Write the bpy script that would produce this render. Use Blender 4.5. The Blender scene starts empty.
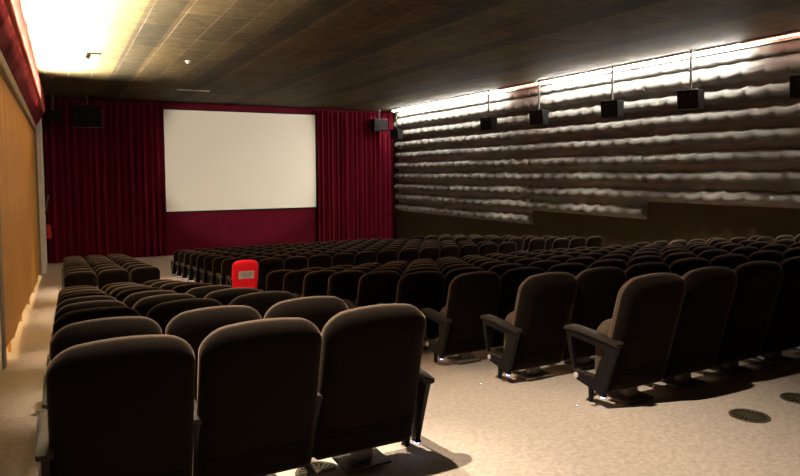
import bpy, bmesh, math, random
from mathutils import Vector, Matrix
random.seed(7)
PI = math.pi
sc = bpy.context.scene
C = sc.collection

# ------------------------------------------------------------------ camera
PSI, PIT, ROL, FPX = .4828, .058, -.0061, 649.0
F = Vector((math.sin(PSI)*math.cos(PIT), math.cos(PSI)*math.cos(PIT), -math.sin(PIT)))
Rt = Vector((math.cos(PSI), -math.sin(PSI), 0)); Up = Rt.cross(F)
R2 = Rt*math.cos(ROL)+Up*math.sin(ROL); U2 = -Rt*math.sin(ROL)+Up*math.cos(ROL)
cam = bpy.data.objects.new('camera', bpy.data.cameras.new('camera'))
cam.data.sensor_width = 36; cam.data.lens = FPX/800*36; cam.data.shift_y = -28/800
cam.data.clip_start = .05; cam.data.clip_end = 200
m4 = Matrix((R2, U2, -F)).transposed().to_4x4()
cam.matrix_world = m4
C.objects.link(cam); sc.camera = cam

def px_of(P):
    P = Vector(P); d = P.dot(F)
    return (400+FPX*P.dot(R2)/d, 210-FPX*P.dot(U2)/d, d)

# ------------------------------------------------------------------ materials
def mat(name, col, rough=.7, metal=0, spec=.5, sheen=0, emit=None, estr=0):
    m = bpy.data.materials.new(name); m.use_nodes = True
    b = m.node_tree.nodes['Principled BSDF']
    b.inputs['Base Color'].default_value = (*col, 1)
    b.inputs['Roughness'].default_value = rough
    b.inputs['Metallic'].default_value = metal
    b.inputs['Specular IOR Level'].default_value = spec
    b.inputs['Sheen Weight'].default_value = sheen
    if emit:
        b.inputs['Emission Color'].default_value = (*emit, 1)
        b.inputs['Emission Strength'].default_value = estr
    return m

def sheen(m, tint, rough):
    b = m.node_tree.nodes['Principled BSDF']
    b.inputs['Sheen Tint'].default_value = (*tint, 1); b.inputs['Sheen Roughness'].default_value = rough
def nodes(m):
    return m.node_tree.nodes, m.node_tree.links, m.node_tree.nodes['Principled BSDF']

def noisy(m, c1, c2, scale, detail=4, bump=0, bscale=None, stretch=None, coord='Object'):
    n, l, b = nodes(m)
    tc = n.new('ShaderNodeTexCoord'); mp = n.new('ShaderNodeMapping')
    if stretch: mp.inputs['Scale'].default_value = stretch
    l.new(tc.outputs[coord], mp.inputs[0])
    t = n.new('ShaderNodeTexNoise'); t.inputs['Scale'].default_value = scale; t.inputs['Detail'].default_value = detail
    l.new(mp.outputs[0], t.inputs['Vector'])
    r = n.new('ShaderNodeValToRGB')
    r.color_ramp.elements[0].position = .3; r.color_ramp.elements[1].position = .7
    r.color_ramp.elements[0].color = (*c1, 1); r.color_ramp.elements[1].color = (*c2, 1)
    l.new(t.outputs['Fac'], r.inputs[0]); l.new(r.outputs[0], b.inputs['Base Color'])
    if bump:
        t2 = n.new('ShaderNodeTexNoise'); t2.inputs['Scale'].default_value = bscale or scale
        l.new(mp.outputs[0], t2.inputs['Vector'])
        bp = n.new('ShaderNodeBump'); bp.inputs['Strength'].default_value = bump; bp.inputs['Distance'].default_value = .01
        l.new(t2.outputs['Fac'], bp.inputs['Height']); l.new(bp.outputs[0], b.inputs['Normal'])
    return m

M = {}
M['fabric'] = noisy(mat('seat_fabric', (.05, .033, .022), .95, spec=.05, sheen=.2), (.058, .038, .025), (.082, .055, .037), 90, bump=.15, bscale=400)
M['shell'] = noisy(mat('shaded_seat_fabric', (.03, .02, .014), .95, spec=.03, sheen=.22), (.006, .004, .003), (.009, .006, .0043), 90, bump=.1, bscale=300)  # same brown fabric as the front, the back's shade put into its colour
sheen(M['fabric'], (1, .72, .5), .4); sheen(M['shell'], (1, .72, .5), .35)
M['plastic'] = mat('black_plastic', (.005, .0042, .0045), .42, spec=.16)
M['arm'] = noisy(mat('armrest_plastic', (.04, .03, .024), .5, spec=.2), (.018, .013, .010), (.025, .018, .014), 60)
M['metal'] = mat('brushed_steel', (.13, .108, .088), .5, metal=.2)
M['plaque'] = mat('number_plate', (.6, .57, .52), .3, metal=.3)
M['red'] = noisy(mat('red_cover', (.85, .008, .018), .6, spec=.2), (.83, .006, .018), (.9, .01, .022), 30)
M['paper'] = mat('paper_label', (.50, .43, .34), .6)
M['print'] = mat('grey_print', (.22, .19, .15), .7)
M['carpet'] = noisy(mat('beige_carpet', (.42, .33, .25), .98, spec=.05), (.36, .285, .22), (.49, .40, .32), 38, detail=8, bump=.35, bscale=160)
M['curtain'] = noisy(mat('wine_velvet', (.13, .004, .014), .85, spec=.1), (.085, .002, .010), (.12, .003, .014), 3, stretch=(1, 1, .2))
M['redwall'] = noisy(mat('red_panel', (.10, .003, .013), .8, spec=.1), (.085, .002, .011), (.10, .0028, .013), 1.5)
M['pelmet'] = noisy(mat('red_pelmet', (.40, .07, .055), .8, spec=.1), (.30, .065, .055), (.37, .085, .07), 2)
M['screen'] = mat('screen_white', (.86, .82, .70), .9, spec=.1)
M['quilt'] = noisy(mat('grey_quilt', (.4, .39, .36), .85, spec=.1), (.135, .13, .12), (.17, .165, .15), 2.0, detail=2)
M['darkwall'] = noisy(mat('brown_wall', (.05, .036, .022), .85, spec=.1), (.034, .025, .013), (.042, .031, .017), 1)
M['plaster'] = noisy(mat('white_plaster', (.62, .57, .47), .8, spec=.2), (.74, .69, .58), (.82, .77, .66), 3)
M['trimwood'] = noisy(mat('grey_beam', (.22, .16, .10), .6), (.19, .14, .085), (.26, .19, .12), 4, stretch=(4, .4, 4))
M['black'] = mat('matt_black', (.008, .0075, .007), .75, spec=.12)
M['darkgrey'] = mat('speaker_grey', (.045, .043, .038), .5)
M['white'] = mat('white_paint', (.8, .77, .7), .5)
M['tube'] = mat('lamp_tube', (1, 1, 1), .5, emit=(1, .90, .74), estr=90)
M['cove'] = mat('cove_diffuser', (1, 1, 1), .5, emit=(1, .93, .82), estr=215)
M['lens'] = mat('lamp_lens', (1, 1, 1), .5, emit=(1, .90, .74), estr=3)
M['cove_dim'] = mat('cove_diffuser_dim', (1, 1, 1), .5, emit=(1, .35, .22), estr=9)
M['blue'] = mat('blue_led', (.6, .75, 1), .3, emit=(.25, .42, 1), estr=4)
M['bluefloor'] = mat('pale_blue_led', (.6, .8, 1), .3, emit=(.45, .75, 1), estr=1.6)
M['glow'] = mat('warm_lamp', (1, .8, .5), .5, emit=(1, .72, .36), estr=14)
M['extred'] = mat('red_enamel', (.5, .02, .02), .3)
M['vent'] = mat('bronze_grille', (.10, .078, .045), .45, metal=.4)

# golden timber slats
def timber():
    m = mat('golden_timber', (.5, .26, .07), .5, spec=.3)
    n, l, b = nodes(m)
    tc = n.new('ShaderNodeTexCoord'); mp = n.new('ShaderNodeMapping'); mp.inputs['Scale'].default_value = (1, 6, .5)
    l.new(tc.outputs['Object'], mp.inputs[0])
    t = n.new('ShaderNodeTexNoise'); t.inputs['Scale'].default_value = 3; t.inputs['Detail'].default_value = 6; t.inputs['Distortion'].default_value = .6
    l.new(mp.outputs[0], t.inputs['Vector'])
    r = n.new('ShaderNodeValToRGB'); r.color_ramp.elements[0].position = .3; r.color_ramp.elements[1].position = .72
    r.color_ramp.elements[0].color = (.48, .20, .03, 1); r.color_ramp.elements[1].color = (.64, .31, .055, 1)
    l.new(t.outputs['Fac'], r.inputs[0]); l.new(r.outputs[0], b.inputs['Base Color'])
    return m
M['timber'] = timber()

def ceiling_mat():
    m = mat('ceiling_tiles', (.2, .15, .08), .7, spec=.15)
    n, l, b = nodes(m)
    tc = n.new('ShaderNodeTexCoord'); mp = n.new('ShaderNodeMapping')
    mp.inputs['Rotation'].default_value = (0, 0, PI/2); mp.inputs['Location'].default_value = (.3, .26, 0)
    l.new(tc.outputs['Object'], mp.inputs[0])
    br = n.new('ShaderNodeTexBrick'); br.offset = 0; br.squash = 1
    br.inputs['Scale'].default_value = 1; br.inputs['Brick Width'].default_value = 1.2; br.inputs['Row Height'].default_value = .6
    br.inputs['Mortar Size'].default_value = .012; br.inputs['Mortar Smooth'].default_value = .3; br.inputs['Bias'].default_value = -.1
    br.inputs['Color1'].default_value = (.105, .080, .037, 1); br.inputs['Color2'].default_value = (.058, .047, .027, 1)
    br.inputs['Mortar'].default_value = (.17, .14, .095, 1)
    l.new(mp.outputs[0], br.inputs['Vector'])
    # every few columns a run of greyer, darker perforated tiles
    sx = n.new('ShaderNodeSeparateXYZ'); l.new(tc.outputs['Object'], sx.inputs[0])
    a = n.new('ShaderNodeMath'); a.operation = 'ADD'; a.inputs[1].default_value = -.26+24-1.18; l.new(sx.outputs['X'], a.inputs[0])
    md = n.new('ShaderNodeMath'); md.operation = 'MODULO'; md.inputs[1].default_value = 2.4; l.new(a.outputs[0], md.inputs[0])
    lt = n.new('ShaderNodeMath'); lt.operation = 'LESS_THAN'; lt.inputs[1].default_value = .6; l.new(md.outputs[0], lt.inputs[0])
    mx = n.new('ShaderNodeMixRGB'); mx.blend_type = 'MULTIPLY'; mx.inputs['Color2'].default_value = (.52, .56, .62, 1)
    l.new(lt.outputs[0], mx.inputs['Fac']); l.new(br.outputs['Color'], mx.inputs['Color1'])
    no = n.new('ShaderNodeTexNoise'); no.inputs['Scale'].default_value = 5; no.inputs['Detail'].default_value = 6
    l.new(tc.outputs['Object'], no.inputs['Vector'])
    vo = n.new('ShaderNodeTexVoronoi'); vo.inputs['Scale'].default_value = 22; vo.feature = 'F1'
    l.new(tc.outputs['Object'], vo.inputs['Vector'])
    r = n.new('ShaderNodeValToRGB'); r.color_ramp.elements[0].position = .3; r.color_ramp.elements[1].position = .7
    r.color_ramp.elements[0].color = (.62, .6, .56, 1); r.color_ramp.elements[1].color = (1.15, 1.1, 1.05, 1)
    l.new(no.outputs['Fac'], r.inputs[0])
    m2 = n.new('ShaderNodeMixRGB'); m2.blend_type = 'MULTIPLY'; m2.inputs['Fac'].default_value = 1
    l.new(mx.outputs[0], m2.inputs['Color1']); l.new(r.outputs[0], m2.inputs['Color2'])
    r3 = n.new('ShaderNodeValToRGB'); r3.color_ramp.elements[0].position = .1; r3.color_ramp.elements[1].position = .35
    r3.color_ramp.elements[0].color = (.55, .55, .55, 1); r3.color_ramp.elements[1].color = (1, 1, 1, 1)
    l.new(vo.outputs['Distance'], r3.inputs[0])
    m3 = n.new('ShaderNodeMixRGB'); m3.blend_type = 'MULTIPLY'; m3.inputs['Fac'].default_value = .7
    l.new(m2.outputs[0], m3.inputs['Color1']); l.new(r3.outputs[0], m3.inputs['Color2'])
    l.new(m3.outputs[0], b.inputs['Base Color'])
    bp = n.new('ShaderNodeBump'); bp.inputs['Strength'].default_value = .4; bp.inputs['Distance'].default_value = .01
    l.new(br.outputs['Fac'], bp.inputs['Height']); bp.invert = True; l.new(bp.outputs[0], b.inputs['Normal'])
    return m
M['ceiling'] = ceiling_mat()

# ------------------------------------------------------------------ mesh helpers
def obj(name, bm, m, parent=None, smooth=None, label=None):
    me = bpy.data.meshes.new(name)
    bmesh.ops.recalc_face_normals(bm, faces=bm.faces)
    bm.to_mesh(me); bm.free(); me.materials.append(m)
    if smooth is not None:
        me.polygons.foreach_set('use_smooth', [True]*len(me.polygons))
        try: me.set_sharp_from_angle(angle=math.radians(smooth))
        except Exception: pass
    o = bpy.data.objects.new(name, me); C.objects.link(o)
    if parent: o.parent = parent
    if label: o['label'] = label
    return o
def tag(o, label, cat, group=None):
    o['label'] = label; o['category'] = cat
    if group: o['group'] = group
    return o
def thing(name, label, cat, loc=(0, 0, 0), rz=0, group=None):
    o = bpy.data.objects.new(name, None); C.objects.link(o)
    o.empty_display_size = .1; o.location = loc; o.rotation_euler = (0, 0, rz)
    return tag(o, label, cat, group)
def struct(name, bm, m, parent=None, smooth=None):
    o = obj(name, bm, m, parent, smooth)
    if not parent: o['kind'] = 'structure'
    return o
def box(bm, x0, x1, y0, y1, z0, z1, bev=0, seg=2):
    r = bmesh.ops.create_cube(bm, size=1)
    vs = r['verts']
    for v in vs:
        v.co = Vector(((x0+x1)/2+v.co.x*(x1-x0), (y0+y1)/2+v.co.y*(y1-y0), (z0+z1)/2+v.co.z*(z1-z0)))
    if bev:
        es = list({e for v in vs for e in v.link_edges})
        bmesh.ops.bevel(bm, geom=es, offset=bev, segments=seg, affect='EDGES', profile=.5)
    return bm
def bx(*a, **k):
    bm = bmesh.new(); return box(bm, *a, **k)
def cyl(bm, p0, p1, r0, r1=None, seg=16):
    r1 = r0 if r1 is None else r1
    p0, p1 = Vector(p0), Vector(p1); d = p1-p0
    q = Vector((0, 0, 1)).rotation_difference(d)
    mt = Matrix.Translation((p0+p1)/2) @ q.to_matrix().to_4x4()
    bmesh.ops.create_cone(bm, cap_ends=True, segments=seg, radius1=r0, radius2=r1, depth=d.length, matrix=mt)
    return bm
def loft(bm, rings, cap0=True, cap1=True, closed=True):
    vr = [[bm.verts.new(p) for p in r] for r in rings]
    n = len(vr[0])
    for a, b in zip(vr, vr[1:]):
        for i in range(n if closed else n-1):
            j = (i+1) % n
            bm.faces.new((a[i], a[j], b[j], b[i]))
    if cap0: bm.faces.new(vr[0])
    if cap1: bm.faces.new(vr[-1][::-1])
    return bm
def rrect(w, z0, z1, rt, rb, arch=0, n=7, taper=0):
    """outline in x,z: rounded rectangle with its own top and bottom radii and an arched top"""
    pts = []
    def arc(cx, cz, r, a0, a1):
        for k in range(n):
            a = a0+(a1-a0)*k/(n-1)
            pts.append([cx+r*math.cos(a), cz+r*math.sin(a)])
    arc(w/2-rt, z1-rt, rt, 0, PI/2)
    for f in (.6, .2, -.2, -.6): pts.append([f*(w/2-rt), z1])
    arc(-w/2+rt, z1-rt, rt, PI/2, PI)
    arc(-w/2+rb, z0+rb, rb, PI, 1.5*PI)
    arc(w/2-rb, z0+rb, rb, 1.5*PI, 2*PI)
    H = z1-z0
    for p in pts:
        t = (p[1]-z0)/H
        p[0] *= 1+taper*(1-t)
        if t > .7: p[1] -= arch*(abs(p[0])/(w/2))**2*((t-.7)/.3)
    return pts
def slab(bm, outline, steps, lean=0, zc=0, y0=0, curve=0):
    """steps: list of (depth y, inset); rings of the outline shrunk by the inset"""
    xs = [p[0] for p in outline]; zs = [p[1] for p in outline]
    cx = (max(xs)+min(xs))/2; cz = (max(zs)+min(zs))/2
    hw = (max(xs)-min(xs))/2; hh = (max(zs)-min(zs))/2
    rings = []
    for y, ins in steps:
        ring = []
        for x, z in outline:
            xx = cx+(x-cx)*(1-ins/hw); zz = cz+(z-cz)*(1-ins/hh)
            yy = y0+y+lean*(zz-zc)+curve*(xx/hw)**2
            ring.append((xx, yy, zz))
        rings.append(ring)
    return loft(bm, rings)

# ------------------------------------------------------------------ room levels
Y_WALL = 28.05
X_L, X_R = -.66, 14.28
CEIL = 2.90
FL0 = -1.52
def zf(y):
    if y < 2.86: return FL0
    if y < 11.5: return FL0-.1285*(y-2.86)
    z = FL0-.1285*8.64
    if y < 13.4: return z-.055*(y-11.5)/1.9
    if y < 22.3: return z-.055-.0755*(y-13.4)
    return z-.055-.0755*8.9

# floor: one sloping strip, solid
bm = bmesh.new()
ys = [-3.0, 2.86, 11.5, 13.4, 22.3, Y_WALL+.3]
x0, x1 = -2.0, X_R+.3
prof = [(y, zf(y)) for y in ys]
ring0 = [(x0, y, z) for y, z in prof]+[(x0, ys[-1], -4.2), (x0, ys[0], -4.2)]
ring1 = [(x1, y, z) for _, y, z in ring0]
loft(bm, [ring0, ring1])
struct('floor', bm, M['carpet'])
# ceiling
struct('ceiling', bx(-2.0, X_R+.3, -3, Y_WALL+.3, CEIL, CEIL+.2), M['ceiling'])
struct('wall_front', bx(-2.0, X_R+.3, Y_WALL, Y_WALL+.3, -4.0, CEIL), M['redwall'])
struct('wall_back', bx(-2.0, X_R+.3, -3.3, -3.0, -3, CEIL), M['darkwall'])
struct('wall_right', bx(X_R, X_R+.3, -3, Y_WALL, -4.0, CEIL), M['darkwall'])
# left wall: plain near part, timber bay between posts, white plaster at the far end
struct('wall_left', bx(-2.0, X_L-.0, -3, 8.8, -3.5, CEIL), M['plaster'])
bm = bmesh.new(); box(bm, -2.0, -1.9, 8.8, 24.9, -4, CEIL)
struct('wall_left_recess', bm, M['plaster'])
struct('wall_left_end', bx(-2.0, -.50, 24.92, Y_WALL, -4, CEIL), M['plaster'])
TW0, TW1, TZ = 9.2, 24.6, 1.42
bm = bmesh.new()
box(bm, X_L-.14, X_L+.02, 8.8, TW0, -3.2, TZ, .01)
struct('trim_1', bm, M['trimwood'])
struct('trim_2', bx(X_L-.14, X_L+.04, TW1, 24.9, -3.6, TZ, bev=.01), M['trimwood'])
struct('trim_3', bx(X_L-.14, X_L+.05, 8.8, 24.9, TZ, TZ+.19, bev=.015), M['trimwood'])

# folding timber screen: leaves of vertical boards, hung above the floor
LE = 5
lw = (TW1-TW0)/LE
gi = ['nearest the camera', 'second from the camera', 'third from the camera', 'fourth from the camera', 'furthest, next to the white wall end']
for k in range(LE):
    a, b = TW0+k*lw+.008, TW0+(k+1)*lw-.008
    root = thing('timber_partition', 'golden timber partition leaf on the left wall, '+gi[k], 'partition', (X_L-.05, (a+b)/2, zf((a+b)/2)), 0, 'golden timber partition leaves along the left wall')
    nb = 7; bw = (b-a)/nb
    bm = bmesh.new()
    for j in range(nb):
        ya = a+j*bw-(a+b)/2; yb = ya+bw
        zb = max(zf(a+j*bw), zf(b))+.13-zf((a+b)/2)
        box(bm, -.02, .022+.003*(j % 2), ya+.0015, yb-.0015, zb, TZ-zf((a+b)/2)-.002, .004, 1)
    obj('boards', bm, M['timber'], root)
    bm = bmesh.new(); box(bm, -.02, .02, -.03, .03, .0, .16+.08, .005, 1)
    obj('bottom_bracket', bm, M['timber'], root)

# lamp strip in the recess behind the timber, throwing light under it
o = obj('recess_lamp_strip', bx(-.9, -.84, 9.8, 24.4, -.05, 0), M['glow'])
o.location = (0, 0, 0)
for v in o.data.vertices:
    v.co.z += zf(v.co.y)+.30
tag(o, 'warm strip lamp glowing behind the foot of the timber partition', 'lamp')

# pelmet of red cloth along the top of the left wall
bm = bmesh.new()
rings = []; rings2 = []
n = 420
for i in range(n+1):
    y = -2.9+i*(24.88+2.9)/n
    w = .018*math.sin(y*3.1)+.012*math.sin(y*7.7+1)+.008*math.sin(y*13.3)
    f_ = max(0, y-6)/19*.12; g = f_*1.6
    rings.append([(-.53+w*.4+f_, y, CEIL-.004), (-.50+w+f_, y, 2.5), (-.50+w*1.2+f_, y, 2.15), (-.49+w+f_, y, 1.90+g), (-.51+w+f_, y, 1.88+g), (-.655, y, 1.88+g), (-.655, y, CEIL-.004)])
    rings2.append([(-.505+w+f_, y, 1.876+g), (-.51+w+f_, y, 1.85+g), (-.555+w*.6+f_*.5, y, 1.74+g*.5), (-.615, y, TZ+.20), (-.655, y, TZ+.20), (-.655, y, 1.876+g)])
loft(bm, rings)
o = obj('fabric_pelmet', bm, M['pelmet'], smooth=35)
tag(o, 'long red cloth pelmet under the ceiling above the timber partition', 'pelmet')
obj('shaded_lower_band', loft(bmesh.new(), rings2), M['redwall'], o, smooth=35, label='shaded lower fold of the pelmet, shade put into its colour')  # same cloth as above, its shade put into a darker colour

# ------------------------------------------------------------------ screen wall
YS = 27.80
def curtain(name, xa, xb, y, za, zb, label, nf, parent=None, seed=0):
    rnd = random.Random(seed)
    n = nf*14
    ph = [rnd.uniform(-.9, .9) for _ in range(nf+2)]; am = [rnd.uniform(.45, 1.0) for _ in range(nf+2)]
    ringsz = [0, .06, .3, .6, .85, .97, 1]
    rows = []
    for t in ringsz:
        z = za+(zb-za)*t; row = []
        k = 1.0 if t < .9 else (.75 if t < .99 else .6)
        for i in range(n+1):
            u = i/n*nf; j = int(u); f = u-j
            a = am[j]*(1-f)+am[j+1]*f; p = ph[j]*(1-f)+ph[j+1]*f
            row.append(Vector((xa+(xb-xa)*i/n, y-.085*k*a*math.cos(2*PI*u+p)-.02*math.sin(5.1*PI*u), z)))
        rows.append(row)
    bm = bmesh.new()
    fr = [[bm.verts.new(p) for p in r] for r in rows]
    bk = [[bm.verts.new(p+Vector((0, .02, 0))) for p in r] for r in rows]
    for g, s in ((fr, 1), (bk, -1)):
        for a, b in zip(g, g[1:]):
            for i in range(n):
                q = (a[i], a[i+1], b[i+1], b[i])
                bm.faces.new(q if s > 0 else q[::-1])
    for i in range(n):
        bm.faces.new((fr[0][i], bk[0][i], bk[0][i+1], fr[0][i+1])); bm.faces.new((fr[-1][i], fr[-1][i+1], bk[-1][i+1], bk[-1][i]))
    for r in range(len(rows)-1):
        bm.faces.new((fr[r][0], fr[r+1][0], bk[r+1][0], bk[r][0])); bm.faces.new((fr[r][n], bk[r][n], bk[r+1][n], fr[r+1][n]))
    o = obj(name, bm, M['curtain'], parent, smooth=60)
    if not parent: tag(o, label, 'curtain', 'wine red stage curtains')
    return o
FZ = zf(27)
curtain('stage_curtain', -.44, 3.80, 27.72, FZ+.02, CEIL-.12, 'wine red pleated stage curtain left of the screen', 17, seed=3)
curtain('stage_curtain', 10.34, 14.16, 27.72, FZ+.02, CEIL-.12, 'wine red pleated stage curtain right of the screen', 16, seed=8)
scr = thing('projection_screen', 'blank white projection screen in the middle of the front wall', 'screen', (7.05, YS, -1.55))
obj('screen_surface', bx(-3.235, 3.235, 0, .03, 0.005, 4.145), M['screen'], scr)
bm = bmesh.new()
box(bm, -3.29, -3.235, -.01, .05, -.05, 4.20, .004, 1); box(bm, 3.235, 3.29, -.01, .05, -.05, 4.20, .004, 1)
box(bm, -3.235, 3.235, -.01, .05, 4.145, 4.2, .004, 1); box(bm, -3.235, 3.235, -.01, .05, -.05, .005, .004, 1)
obj('screen_frame', bm, M['black'], scr)
bm = bmesh.new(); box(bm, 3.84, 10.30, YS+.06, Y_WALL, FZ, CEIL-.1, .01)
o = struct('trim_4', bm, M['redwall'])

# ------------------------------------------------------------------ quilted wall on the right
PZ = .485
Z_TOP = 2.42*1.0545+PZ
def quilt(ya, yb, nb, label, seed):
    bm = bmesh.new()
    step = .05; n = int((yb-ya)/step)
    rings = []
    prof = [(0, .0), (.10, .0), (.17, .005), (.20, .04), (.235, .11), (.275, .165), (.33, .198), (.40, .217), (.48, .230), (.57, .238), (.63, .23), (.68, .205), (.72, .16), (.75, .10), (.78, .04), (.83, .005), (.92, 0), (1, 0)]
    prof0 = [(0, .0), (.02, .03), (.08, .09), (.16, .14), (.25, .17), (.34, .19), (.44, .21), (.55, .215), (.66, .205), (.75, .185), (.82, .15), (.87, .11), (.91, .07), (.945, .035), (.97, .01), (1, 0)]
    prof1 = [(0, 0), (.03, .02), (.07, .06), (.12, .10), (.18, .14), (.26, .18), (.36, .205), (.46, .22), (.56, .225), (.64, .215), (.70, .185), (.76, .13), (.81, .07), (.86, .02), (.93, 0), (1, 0)]
    rnd = random.Random(seed)
    for i in range(n+1):
        y = ya+(yb-ya)*i/n; ring = []
        for b in range(nb):
            top = Z_TOP-b*PZ if b else 2.812
            bot = Z_TOP-(b+1)*PZ
            h = top-bot
            ph = .21*b+seed
            tuft = abs(math.sin(PI*(y/.55+ph)))**.7
            w2 = .5+.5*math.sin(y*1.7+b*2.1)*math.sin(y*.63+b)
            for s, d in ((prof0, prof1)[b] if b < 2 else prof):
                sag = (.085*tuft*(.6+.5*w2) if b else .085*tuft*s)*math.sin(PI*s)**.5
                amp = (.70+.24*tuft+.12*w2)*(.8 if b == 0 else 1)
                ring.append((X_R-.03-d*amp, y, top-h*s-sag))
        ring.append((X_R-.03, y, bot)); ring.append((X_R-.002, y, bot)); ring.append((X_R-.002, y, 2.812))
        rings.append(ring)
    loft(bm, rings)
    o = obj('acoustic_panel', bm, M['quilt'], smooth=50)
    tag(o, label, 'wall panel', 'quilted acoustic panels on the right wall')
quilt(5.0, 12.60, 8, 'grey quilted wall panel nearest the camera on the right wall, eight padded bands', .0)
quilt(12.61, 17.45, 9, 'grey quilted wall panel in the middle of the right wall, stepping one band lower', .3)
quilt(17.46, 27.3, 10, 'grey quilted wall panel nearest the stage curtain, reaching lowest down the right wall', .6)
# cove: red ledge and lamp strip
YB = [5.0, 7.62, 9.6, 12.0, 14.4, 16.75, 18.75, 21.6, 24.3, 27.0]
struct('trim_5', bx(X_R-.05, X_R-.002, 5.0, 27.3, 2.84, CEIL-.002), M['plaster'])
struct('trim_6', bx(X_R-.075, X_R-.002, 5.0, 27.3, 2.815, 2.838), M['black'])
cn = ['above the first speaker', 'nearest the camera', 'above the near end of the quilt', 'between the second and third speakers', 'between the third and fourth speakers', 'unlit reddish length', 'past the fourth pole', 'in the middle of the far stretch', 'at the stage end']
for k in range(len(YB)-1):
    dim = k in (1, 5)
    a, b = YB[k]+.02, YB[k+1]-.02
    t = thing('cove_light', ('dim reddish ' if dim else 'bright white ')+'strip light under the ceiling over the quilted wall, '+['first', 'second', 'third', 'fourth', 'fifth', 'sixth', 'seventh', 'eighth', 'ninth'][k]+' from the camera end', 'light', (X_R-.50, (a+b)/2, CEIL), 0, 'strip lights above the quilted wall')
    hl = (b-a)/2
    bm = bmesh.new(); box(bm, -.06, .04, -hl, hl, -.05, -.001, .004, 1)
    obj('housing', bm, M['white'], t)
    bm = bmesh.new()
    loft(bm, [[(-.03, y, -.052), (.05, y, -.052), (.055, y, -.02), (.055, y, -.075), (-.01, y, -.085)] for y in (-hl+.02, hl-.02)])
    obj('diffuser', bm, M['cove_dim' if dim else 'cove'], t)

# ------------------------------------------------------------------ speakers
def speaker(x, y, ztop, w, d, h, rz, label, pole_top=CEIL, grp='speakers hung in front of the quilted wall', tilt=.12, bracket=False):
    t = thing('wall_speaker', label, 'speaker', (x, y, ztop-h), rz, grp)
    bm = bmesh.new()
    # wedge cabinet
    ring = lambda xx: [(xx, -d/2, h), (xx, d/2, h), (xx, d/2-.03, 0), (xx, -d/2+tilt*h, 0)]
    loft(bm, [ring(-w/2), ring(w/2)])
    bmesh.ops.bevel(bm, geom=list(bm.edges), offset=.008, segments=1, affect='EDGES')
    obj('cabinet', bm, M['black'], t)
    obj('top_plate', bx(-w/2+.005, w/2-.005, -d/2+.005, d/2-.005, h, h+.012, bev=.003, seg=1), M['darkgrey'], t)
    bm = bmesh.new(); box(bm, -w/2+.02, w/2-.02, d/2-.028, d/2+.004, .06, h-.02, .003, 1)
    obj('grille', bm, M['black'], t)
    bm = bmesh.new(); cyl(bm, (0, 0, h), (0, 0, pole_top-(ztop-h)), .034, seg=10)
    box(bm, -.07, .07, -.05, .05, h+.012, h+.03)
    po = obj('pole', bm, M['darkgrey'], t)
    bm = bmesh.new(); cyl(bm, (0, 0, pole_top-(ztop-h)-.02), (0, 0, pole_top-(ztop-h)), .05, seg=12)
    obj('ceiling_plate', bm, M['darkgrey'], po)
    for q in (-1, 1):
        bm = bmesh.new(); cyl(bm, (q*w*.18, -d/2+.004, h*.78), (q*w*.18, -d/2-.006, h*.78), .012, seg=8)
        obj('knob', bm, M['metal'], t)
    if bracket:
        bm = bmesh.new(); box(bm, -w*.62, w*.48, -d/2-.05, -d/2-.02, -.05, -.015)
        box(bm, -w*.60, -w*.57, -d/2-.05, -d/2-.02, -.05, h*.8)
        obj('bracket', bm, M['metal'], t)
    return t
SX = 13.62
sy = [8.02, 10.78, 13.3, 16.4, 19.15, 26.3]
sl = ['black speaker on a ceiling pole at the right edge of the picture', 'black speaker on a ceiling pole, second from the right edge', 'black speaker on a ceiling pole, third from the right edge', 'black speaker on a ceiling pole left of the third one', 'black speaker at the dark seam where the reddish strip light begins', 'small black speaker by the corner of the stage curtain']
for k, y in enumerate(sy):
    h = .44; 
    speaker(SX, y, 1.93 if k < 5 else 1.95, .52, .36, h, -PI/2+.25, sl[k])
speaker(-.12, 26.6, 2.30, .55, .35, .40, PI, 'small black speaker with a pale rim, nearest the left wall', grp='speakers in front of the left curtain')
speaker(.98, 26.6, 2.50, .90, .5, .72, PI, 'large black speaker on a pole in front of the left curtain', grp='speakers in front of the left curtain', bracket=True)
speaker(13.2, 27.2, 2.45, .7, .4, .55, PI, 'dark speaker hung in front of the right curtain', grp='')

# ------------------------------------------------------------------ ceiling fittings
def fit_ceiling(px, py):
    d = F*FPX+R2*(px-400)+U2*(210-py)
    return d*(CEIL/d.z)
p = fit_ceiling(188, 61)
t = thing('smoke_detector', 'small white detector on the dark tiled ceiling', 'detector', (p.x, p.y, CEIL))
bm = bmesh.new(); cyl(bm, (0, 0, -.03), (0, 0, 0), .07, .08); obj('base', bm, M['white'], t)
bm = bmesh.new(); cyl(bm, (0, 0, -.06), (0, 0, -.03), .03, .05); obj('sensor', bm, M['white'], t)
p = fit_ceiling(193, 90)
o = obj('ceiling_slot', bx(-.55, .55, -.05, .05, -.025, 0, bev=.005, seg=1), M['white']); o.location = p
tag(o, 'thin pale slot diffuser on the ceiling in front of the screen', 'vent')
p = fit_ceiling(94, 53)
t = thing('ceiling_spot', 'small dark lamp fitting on the glaring part of the ceiling', 'lamp', (p.x, p.y, CEIL))
obj('base', bx(-.16, .16, -.05, .05, -.03, 0, bev=.004, seg=1), M['black'], t)
bm = bmesh.new(); cyl(bm, (-.1, 0, -.03), (-.16, 0, -.14), .045, .05); obj('lamp_head', bm, M['black'], t)
p = fit_ceiling(51, 77)
o = obj('ceiling_spot', cyl(bmesh.new(), (0, 0, -.05), (0, 0, 0), .06, .09), M['vent']); o.location = p
tag(o, 'small round fitting on the ceiling beside the pelmet end', 'lamp')

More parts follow.
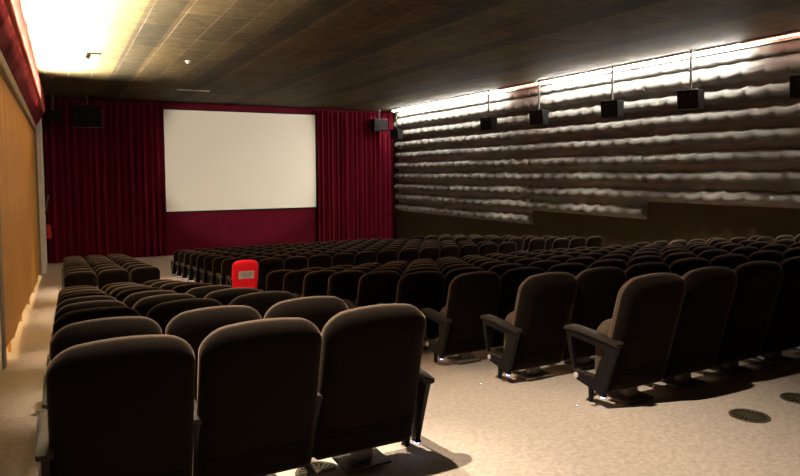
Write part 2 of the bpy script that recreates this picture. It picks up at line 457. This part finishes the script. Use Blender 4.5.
# one long uplight trough along the face of the pelmet, washing the ceiling
UY0, UY1, UZ = 7.0, 20.6, 1.79
def px_off(y): return max(0, y-6)/19*.12
t = thing('uplight_trough', 'slim red trough along the cloth pelmet with a strip light washing the ceiling white', 'light', (-.42, (UY0+UY1)/2, UZ))
bm = bmesh.new(); yc = (UY0+UY1)/2; rg = []
for k in range(21):
    y = UY0+(UY1-UY0)*k/20; o_ = px_off(y)
    rg.append([(o_-.022, y-yc, -.05), (o_+.022, y-yc, -.05), (o_+.026, y-yc, .012), (o_+.021, y-yc, .012), (o_+.019, y-yc, -.01), (o_-.019, y-yc, -.01), (o_-.021, y-yc, .012), (o_-.026, y-yc, .012)])
loft(bm, rg)
obj('channel', bm, M['pelmet'], t)
bm = bmesh.new(); rg = []
for k in range(21):
    y = UY0+.02+(UY1-UY0-.04)*k/20; o_ = px_off(y)
    rg.append([(o_-.016, y-yc, -.009), (o_+.016, y-yc, -.009), (o_+.016, y-yc, -.002), (o_-.016, y-yc, -.002)])
loft(bm, rg)
obj('diffuser_strip', bm, M['lens'], t)

# ------------------------------------------------------------------ left end wall: extinguisher box
t = thing('fire_extinguisher', 'red fire extinguisher on the white wall by the left curtain', 'extinguisher', (-.38, 26.2, -1.55-.72))
bm = bmesh.new(); cyl(bm, (0, 0, 0), (0, 0, .42), .085, seg=20); cyl(bm, (0, 0, .42), (0, 0, .50), .085, .03, seg=20)
obj('cylinder_body', bm, M['extred'], t, smooth=40)
bm = bmesh.new(); box(bm, -.02, .02, -.08, .05, .5, .56, .004, 1); obj('valve_handle', bm, M['black'], t)
bm = bmesh.new(); cyl(bm, (.05, -.06, .5), (.10, -.08, .12), .012, seg=8); obj('hose', bm, M['black'], t)
o = obj('slanting_rod', cyl(bmesh.new(), (-.46, 25.3, -1.35), (-.36, 26.3, -.75), .02, seg=8), M['trimwood'])
tag(o, 'thin slanting rod on the white wall above the extinguisher', 'rod')

# ------------------------------------------------------------------ cinema seat
PW = .58
def make_seat(right_end=False, left_end=False, cover=False):
    root = bpy.data.objects.new('cinema_seat', None); root.empty_display_size = .1; C.objects.link(root)
    ln = -.265; CX = -.006
    # rear shell
    bm = bmesh.new()
    out = rrect(.555, .068, .862, .105, .032, arch=.034)
    slab(bm, out, [(-.010, .10), (-.006, .072), (.002, .046), (.013, .026), (.027, .011), (.042, .002), (.062, 0), (.066, .006)], lean=ln, zc=.45, y0=.026)
    me = M['red'] if cover else M['shell']
    sh = obj('back_shell', bm, me, root, smooth=50, label='bright red back cover' if cover else None)
    bm = bmesh.new()
    for zz in (.205, .235):
        yy = .026-.265*(zz-.45)-.0105
        cyl(bm, (-.24, yy, zz), (.24, yy, zz), .005, seg=6)
    if not cover: obj('piping', bm, M['shell'], sh)
    else:
        bm.free()
        bm = bmesh.new(); q = .026-.265*(.545-.45)-.0135
        for pa in [(.0)]:
            box(bm, -.165, .165, -.002, .002, -.085, .085)
        mt = Matrix.Translation((0.01, q, .545)) @ Matrix.Rotation(math.atan(.265), 4, 'X')
        bmesh.ops.transform(bm, matrix=mt, verts=bm.verts)
        lb = obj('label_sheet', bm, M['paper'], sh, label='pale printed paper label')
        for k, (zz, w_) in enumerate([(.045, .12), (.015, .13), (-.02, .10), (-.05, .07)]):
            bm = bmesh.new(); box(bm, -w_, w_, -.0045, -.0025, zz-.007, zz+.007); bmesh.ops.transform(bm, matrix=mt, verts=bm.verts)
            obj('print_line', bm, M['print'], lb)
    # front cushion
    bm = bmesh.new()
    out = rrect(.554, .36, .868, .11, .06, arch=.034)
    slab(bm, out, [(.060, .010), (.066, .001), (.072, 0), (.092, 0), (.108, .010), (.122, .035), (.132, .08), (.136, .14)], lean=ln, zc=.45, y0=.026)
    obj('backrest', bm, M['red'] if cover else M['fabric'], root, smooth=60)
    # tipped-up seat cushion
    bm = bmesh.new()
    out = rrect(.50, .13, .545, .10, .07, arch=.02)
    slab(bm, out, [(.165, .05), (.175, .018), (.195, .004), (.22, 0), (.245, 0), (.27, .008), (.29, .03), (.30, .075)], lean=-.02, zc=.13, y0=.0)
    obj('seat_cushion', bm, M['fabric'], root, smooth=60)
    # hinge rail under the seat
    bm = bmesh.new(); box(bm, -.27, .27, .14, .20, .14, .18, .008, 1)
    obj('hinge_rail', bm, M['plastic'], root)
    # pedestal
    bm = bmesh.new(); box(bm, -.05, .05, .16, .24, .015, .16, .008, 1)
    pd = obj('pedestal', bm, M['metal'], root)
    bm = bmesh.new(); box(bm, -.13, .13, .10, .30, 0, .012, .004, 1)
    fp = obj('floor_plate', bm, M['metal'], pd)
    # side panels
    sides = [-1]+([1] if right_end else [])
    for s in sides:
        end = (s < 0 and left_end) or (s > 0 and right_end)
        x = (-.291 if left_end else -.279) if s < 0 else .301
        ah = .032 if end else .022
        dy_ = 0 if end else .055
        O = [(.47, .462), (.485, .445), (.455, .30), (.395, .135), (.375, .115), (.15, .075), (.125, .085), (.06, .28), (.008, .425), (.015, .435)]
        I = [(.425, .405), (.430, .395), (.420, .32), (.396, .195), (.388, .185), (.215, .185), (.205, .195), (.165, .29), (.125, .365), (.128, .378)]
        bm = bmesh.new(); t_ = .014
        rr = []
        for xx, ins in ((x-t_, .004), (x-t_+.004, 0), (x+t_-.004, 0), (x+t_, .004)):
            rr.append([(xx, dy_+y+(.25-y)*ins*3, z+(.28-z)*ins*3) for y, z in O])
        ri = []
        for xx, ins in ((x-t_, -.003), (x-t_+.004, 0), (x+t_-.004, 0), (x+t_, -.003)):
            ri.append([(xx, dy_+y+(.27-y)*ins*3, z+(.30-z)*ins*3) for y, z in I])
        vo = [[bm.verts.new(p) for p in r] for r in rr]; vi = [[bm.verts.new(p) for p in r] for r in ri]
        n = len(O)
        for g in (vo, vi):
            for a, b in zip(g, g[1:]):
                for i in range(n): bm.faces.new((a[i], a[(i+1) % n], b[(i+1) % n], b[i]))
        for k in (0, -1):
            for i in range(n): bm.faces.new((vo[k][i], vo[k][(i+1) % n], vi[k][(i+1) % n], vi[k][i]))
        sp = obj('side_panel', bm, M['plastic'], root, smooth=40)
        # window ledge bar
        bm = bmesh.new()
        xa, xb = x-.022, x+.022
        pr = [(.0, .422), (.002, .442), (.05, .452), (.20, .472), (.36, .484), (.44, .482), (.482, .468), (.492, .450), (.486, .438), (.44, .452), (.30, .450), (.10, .430)]
        rg = []
        for xx, k in ((x-ah, .7), (x-ah+.004, .95), (x-ah*.5, 1), (x+ah*.5, 1), (x+ah-.004, .95), (x+ah, .7)):
            rg.append([(xx, dy_+.25+(y-.25)*(.985 if k < 1 else 1), .455+(z-.455)*k) for y, z in pr])
        loft(bm, rg); obj('armrest', bm, M['arm'], sp, smooth=45)
        bm = bmesh.new(); box(bm, x-.019, x+.019, dy_+.205, dy_+.392, .172, .187, .004, 1); obj('ledge', bm, M['arm'], sp)
        bm = bmesh.new(); cyl(bm, (x, .25, .0 if end else .05), (x, .25, .105), .014, .02, seg=10); obj('foot', bm, M['black'], sp)
        if (s < 0 and left_end) or (s > 0 and right_end):
            bm = bmesh.new(); cyl(bm, (x+s*.013, .375, .148), (x+s*.021, .375, .148), .019, seg=16); pq = obj('number_plaque', bm, M['plaque'], sp, label='round pale number plaque')
            bm = bmesh.new(); cyl(bm, (x+s*.0, .145, .068), (x+s*.0, .145, .055), .014, seg=12); obj('aisle_light', bm, M['blue'], sp, label='small glowing blue aisle light')
            box_bm = bmesh.new(); box(box_bm, x-.016, x+.016, .12, .17, .066, .082, .003, 1); obj('light_holder', box_bm, M['black'], sp)
    return root
def kids(o): return [c for c in o.children]
def copy_tree(o, parent=None):
    c = o.copy(); C.objects.link(c); c.parent = parent
    for ch in list(o.children): copy_tree(ch, c)
    return c

protos = {}
def seat(kind, x, y, rz, label, group):
    if kind not in protos:
        o = make_seat(right_end=kind in ('r', ), left_end=kind in ('l', ), cover=kind == 'cover')
        protos[kind] = o
    else:
        o = copy_tree(protos[kind])
    o.location = (x, y, zf(y)); o.rotation_euler = (0, 0, rz)
    tag(o, label, 'seat', group)
    return o
ORD = ['first', 'second', 'third', 'fourth', 'fifth', 'sixth', 'seventh', 'eighth', 'ninth', 'tenth', 'eleventh', 'twelfth', 'thirteenth', 'fourteenth']
def visible(x, y):
    best = False
    a, b, d = px_of((x, y, zf(y)+.86))
    return d > 0 and a < 850
bpy.context.view_layer.update()
RP = 1.0045
rows_rear = [2.8815+RP*i for i in range(9)]
rows_fwd = [13.71+RP*i for i in range(9)]
cnt = 0
for bi, rows in enumerate((rows_rear, rows_fwd)):
    half = ('rear', 'forward')[bi]
    for i, y in enumerate(rows):
        row = 'nearest row' if i == 0 and bi == 0 else ('frontmost row' if i == 8 and bi == 1 else ORD[i]+' row')
        # left block
        for j, w in enumerate(('by the wall aisle', 'in the middle', 'by the centre aisle')):
            x = .207+j*PW+(.09 if bi else 0)
            seat({0: 'l', 2: 'r'}.get(j, 'm'), x, y+(j-2)*.036-.02, 0, f'dark cinema seat, left {half} block, {row}, {w}', f'seats of the left {half} block'); cnt += 1
        # centre block
        rot = .0721; nS = 13
        for j in range(nS):
            x = 3.370+j*PW+(.09 if bi else .04*max(0, i-4)/4); u_ = j*PW; yy = y+.027+rot*u_*(1-u_/7.6)
            if bi == 1: yy = y+rot*u_*(1-u_/7.6)
            if not visible(x, yy): continue
            pl = 'at the left aisle end' if j == 0 else ('at the right aisle end' if j == nS-1 else ORD[j]+' from the left aisle')
            if bi == 1 and i == 0 and j == 0:
                seat('cover', x, yy, 0, 'cinema seat with a bright red back cover and paper label at the aisle', f'seats of the centre {half} block')
            else:
                seat({0: 'l', nS-1: 'r'}.get(j, 'm'), x, yy, 0, f'dark cinema seat, centre {half} block, {row}, {pl}', f'seats of the centre {half} block')
            cnt += 1
        # right block
        for j, w in enumerate(('by the right aisle', 'in the middle', 'nearest the quilted wall')):
            x = 12.2+j*PW; yy = y-.02-j*PW*.06
            if not visible(x, yy): continue
            seat({0: 'l', 2: 'r'}.get(j, 'm'), x, yy, 0, f'dark cinema seat in the right {half} block, {row}, {w}', f'seats of the right {half} block'); cnt += 1
print('SEATS', cnt)

# ------------------------------------------------------------------ floor fittings
def floor_pt(px, py):
    d = F*FPX+R2*(px-400)+U2*(210-py)
    t = .5/FPX
    a = 0
    p = d*(1/FPX)
    lo, hi = .5, 40
    for _ in range(60):
        mid = (lo+hi)/2; q = d*(mid/FPX)
        if q.z > zf(q.y): lo = mid
        else: hi = mid
    return d*(lo/FPX)
def vent(px, py, label):
    p = floor_pt(px, py)
    t = thing('floor_vent', label, 'vent', (p.x, p.y, zf(p.y)+.0005), random.uniform(0, 2), 'round floor vents')
    bm = bmesh.new(); seg = 40
    rings = []
    for r, z in ((.118, 0), (.116, .004), (.098, .006), (.096, .002)):
        rings.append([(r*math.cos(2*PI*k/seg), r*math.sin(2*PI*k/seg), z) for k in range(seg)])
    loft(bm, rings, cap0=False, cap1=False)
    obj('rim', bm, M['vent'], t)
    bm = bmesh.new(); cyl(bm, (0, 0, .0), (0, 0, .0015), .097, seg=32); obj('well', bm, M['black'], t)
    bm = bmesh.new()
    for k in range(18):
        a = 2*PI*k/18
        q = bmesh.ops.create_cube(bm, size=1, matrix=Matrix.Rotation(a, 4, 'Z') @ Matrix.Translation((.062, .012, .0032)) @ Matrix.Rotation(.35, 4, 'Z') @ Matrix.Diagonal((.062, .011, .003, 1)))
    cyl(bm, (0, 0, .0015), (0, 0, .005), .028, seg=16)
    obj('grille', bm, M['vent'], t)
vent(749.5, 416, 'round bronze floor vent on the carpet, the whole one at the lower right')
vent(800, 399, 'round bronze floor vent cut off by the right edge of the picture')
vent(318, 472, 'round floor vent below the seat nearest the bottom of the picture')
for (px, py), lb in zip(((577, 406), (481, 384), (422, 371)), ('beside the nearest aisle seat on the right', 'beside the second aisle seat', 'beside the third aisle seat')):
    p = floor_pt(px, py)
    t = thing('floor_light', 'tiny pale blue light set in the carpet, '+lb, 'light', (p.x, p.y, zf(p.y)+.0008), 0, 'tiny lights in the centre aisle')
    obj('lens', cyl(bmesh.new(), (0, 0, 0), (0, 0, .003), .009, seg=12), M['bluefloor'], t)
    bm = bmesh.new()
    loft(bm, [[(r*math.cos(2*PI*k/20), r*math.sin(2*PI*k/20), z) for k in range(20)] for r, z in ((.015, 0), (.014, .0025), (.0095, .003), (.0095, 0))], False, False)
    obj('bezel', bm, M['metal'], t)

# ------------------------------------------------------------------ lamps
def spot(loc, target, power, size, blend, col=(1, .88, .73), rad=.06):
    l = bpy.data.lights.new('spot', 'SPOT'); l.energy = power; l.spot_size = math.radians(size); l.spot_blend = blend
    l.color = col; l.shadow_soft_size = rad
    o = bpy.data.objects.new('spot_lamp', l); C.objects.link(o); o.location = loc
    o.rotation_euler = (Vector(target)-Vector(loc)).to_track_quat('-Z', 'Y').to_euler()
    return o
UPW = 430      # watts per metre of the trough's strip
for k in range(8):
    ya = UY0+(UY1-UY0)*k/8; yb = ya+(UY1-UY0)/8; ym = (ya+yb)/2
    l = bpy.data.lights.new('trough_strip', 'AREA'); l.shape = 'RECTANGLE'; l.size = .04; l.size_y = yb-ya
    l.energy = UPW*(yb-ya); l.color = (1, .90, .74)
    o = bpy.data.objects.new('trough_strip_lamp', l); C.objects.link(o)
    l.spread = math.radians(104)
    dz = -Vector((math.sin(math.radians(28)), 0, math.cos(math.radians(28)))); dy = Vector((.12/19, 1, 0)).normalized(); dx = dy.cross(dz).normalized(); dz = dx.cross(dy)
    o.matrix_world = Matrix((dx, dy, dz)).transposed().to_4x4()
    o.location = (-.42+px_off(ym), ym, UZ+.016)
# house downlights in the ceiling over the inner edge of the left block
for y, e, tx, sz in ((3.02, 1750, 1.9, 62), (5.9, 1200, 1.2, 46), (9.2, 1500, 1.3, 46), (14.0, 1500, 1.3, 50), (19.0, 1700, 1.6, 62)):
    spot((.40 if y < 4 else .95, y, CEIL-.03), (tx, y+(0 if y < 4 else .3), zf(y)), e, sz, .9, rad=.04)
spot((.95, 3.75, CEIL-.03), (.75, 3.05, -.7), 1100, 44, .9, rad=.04)  # extra spot added to brighten the crowns of the nearest left seats
for y in (6.5, 10.2, 14.6, 18.6):
    spot((12.9, y, CEIL-.03), (12.9, y, zf(y)), 1300, 52, .9, rad=.04)
# added wash spot, unseen high at the back, brightening the screen
spot((7.0, -2.6, 2.5), (7.05, 27.8, .53), 13300, 15, .4, (1, .93, .80))
# added narrow spot, no lamp seen, to brighten the red seat back
spot((2.0, 7.5, 2.8), (3.37, 13.65, -2.05), 900, 6.5, .5, (1, .9, .85), .03)

w = bpy.data.worlds.new('world'); sc.world = w; w.use_nodes = True
w.node_tree.nodes['Background'].inputs[0].default_value = (.0, .0, .0, 1)
sc.view_settings.view_transform = 'Standard'; sc.view_settings.look = 'None'
sc.view_settings.exposure = 0; sc.view_settings.gamma = 1
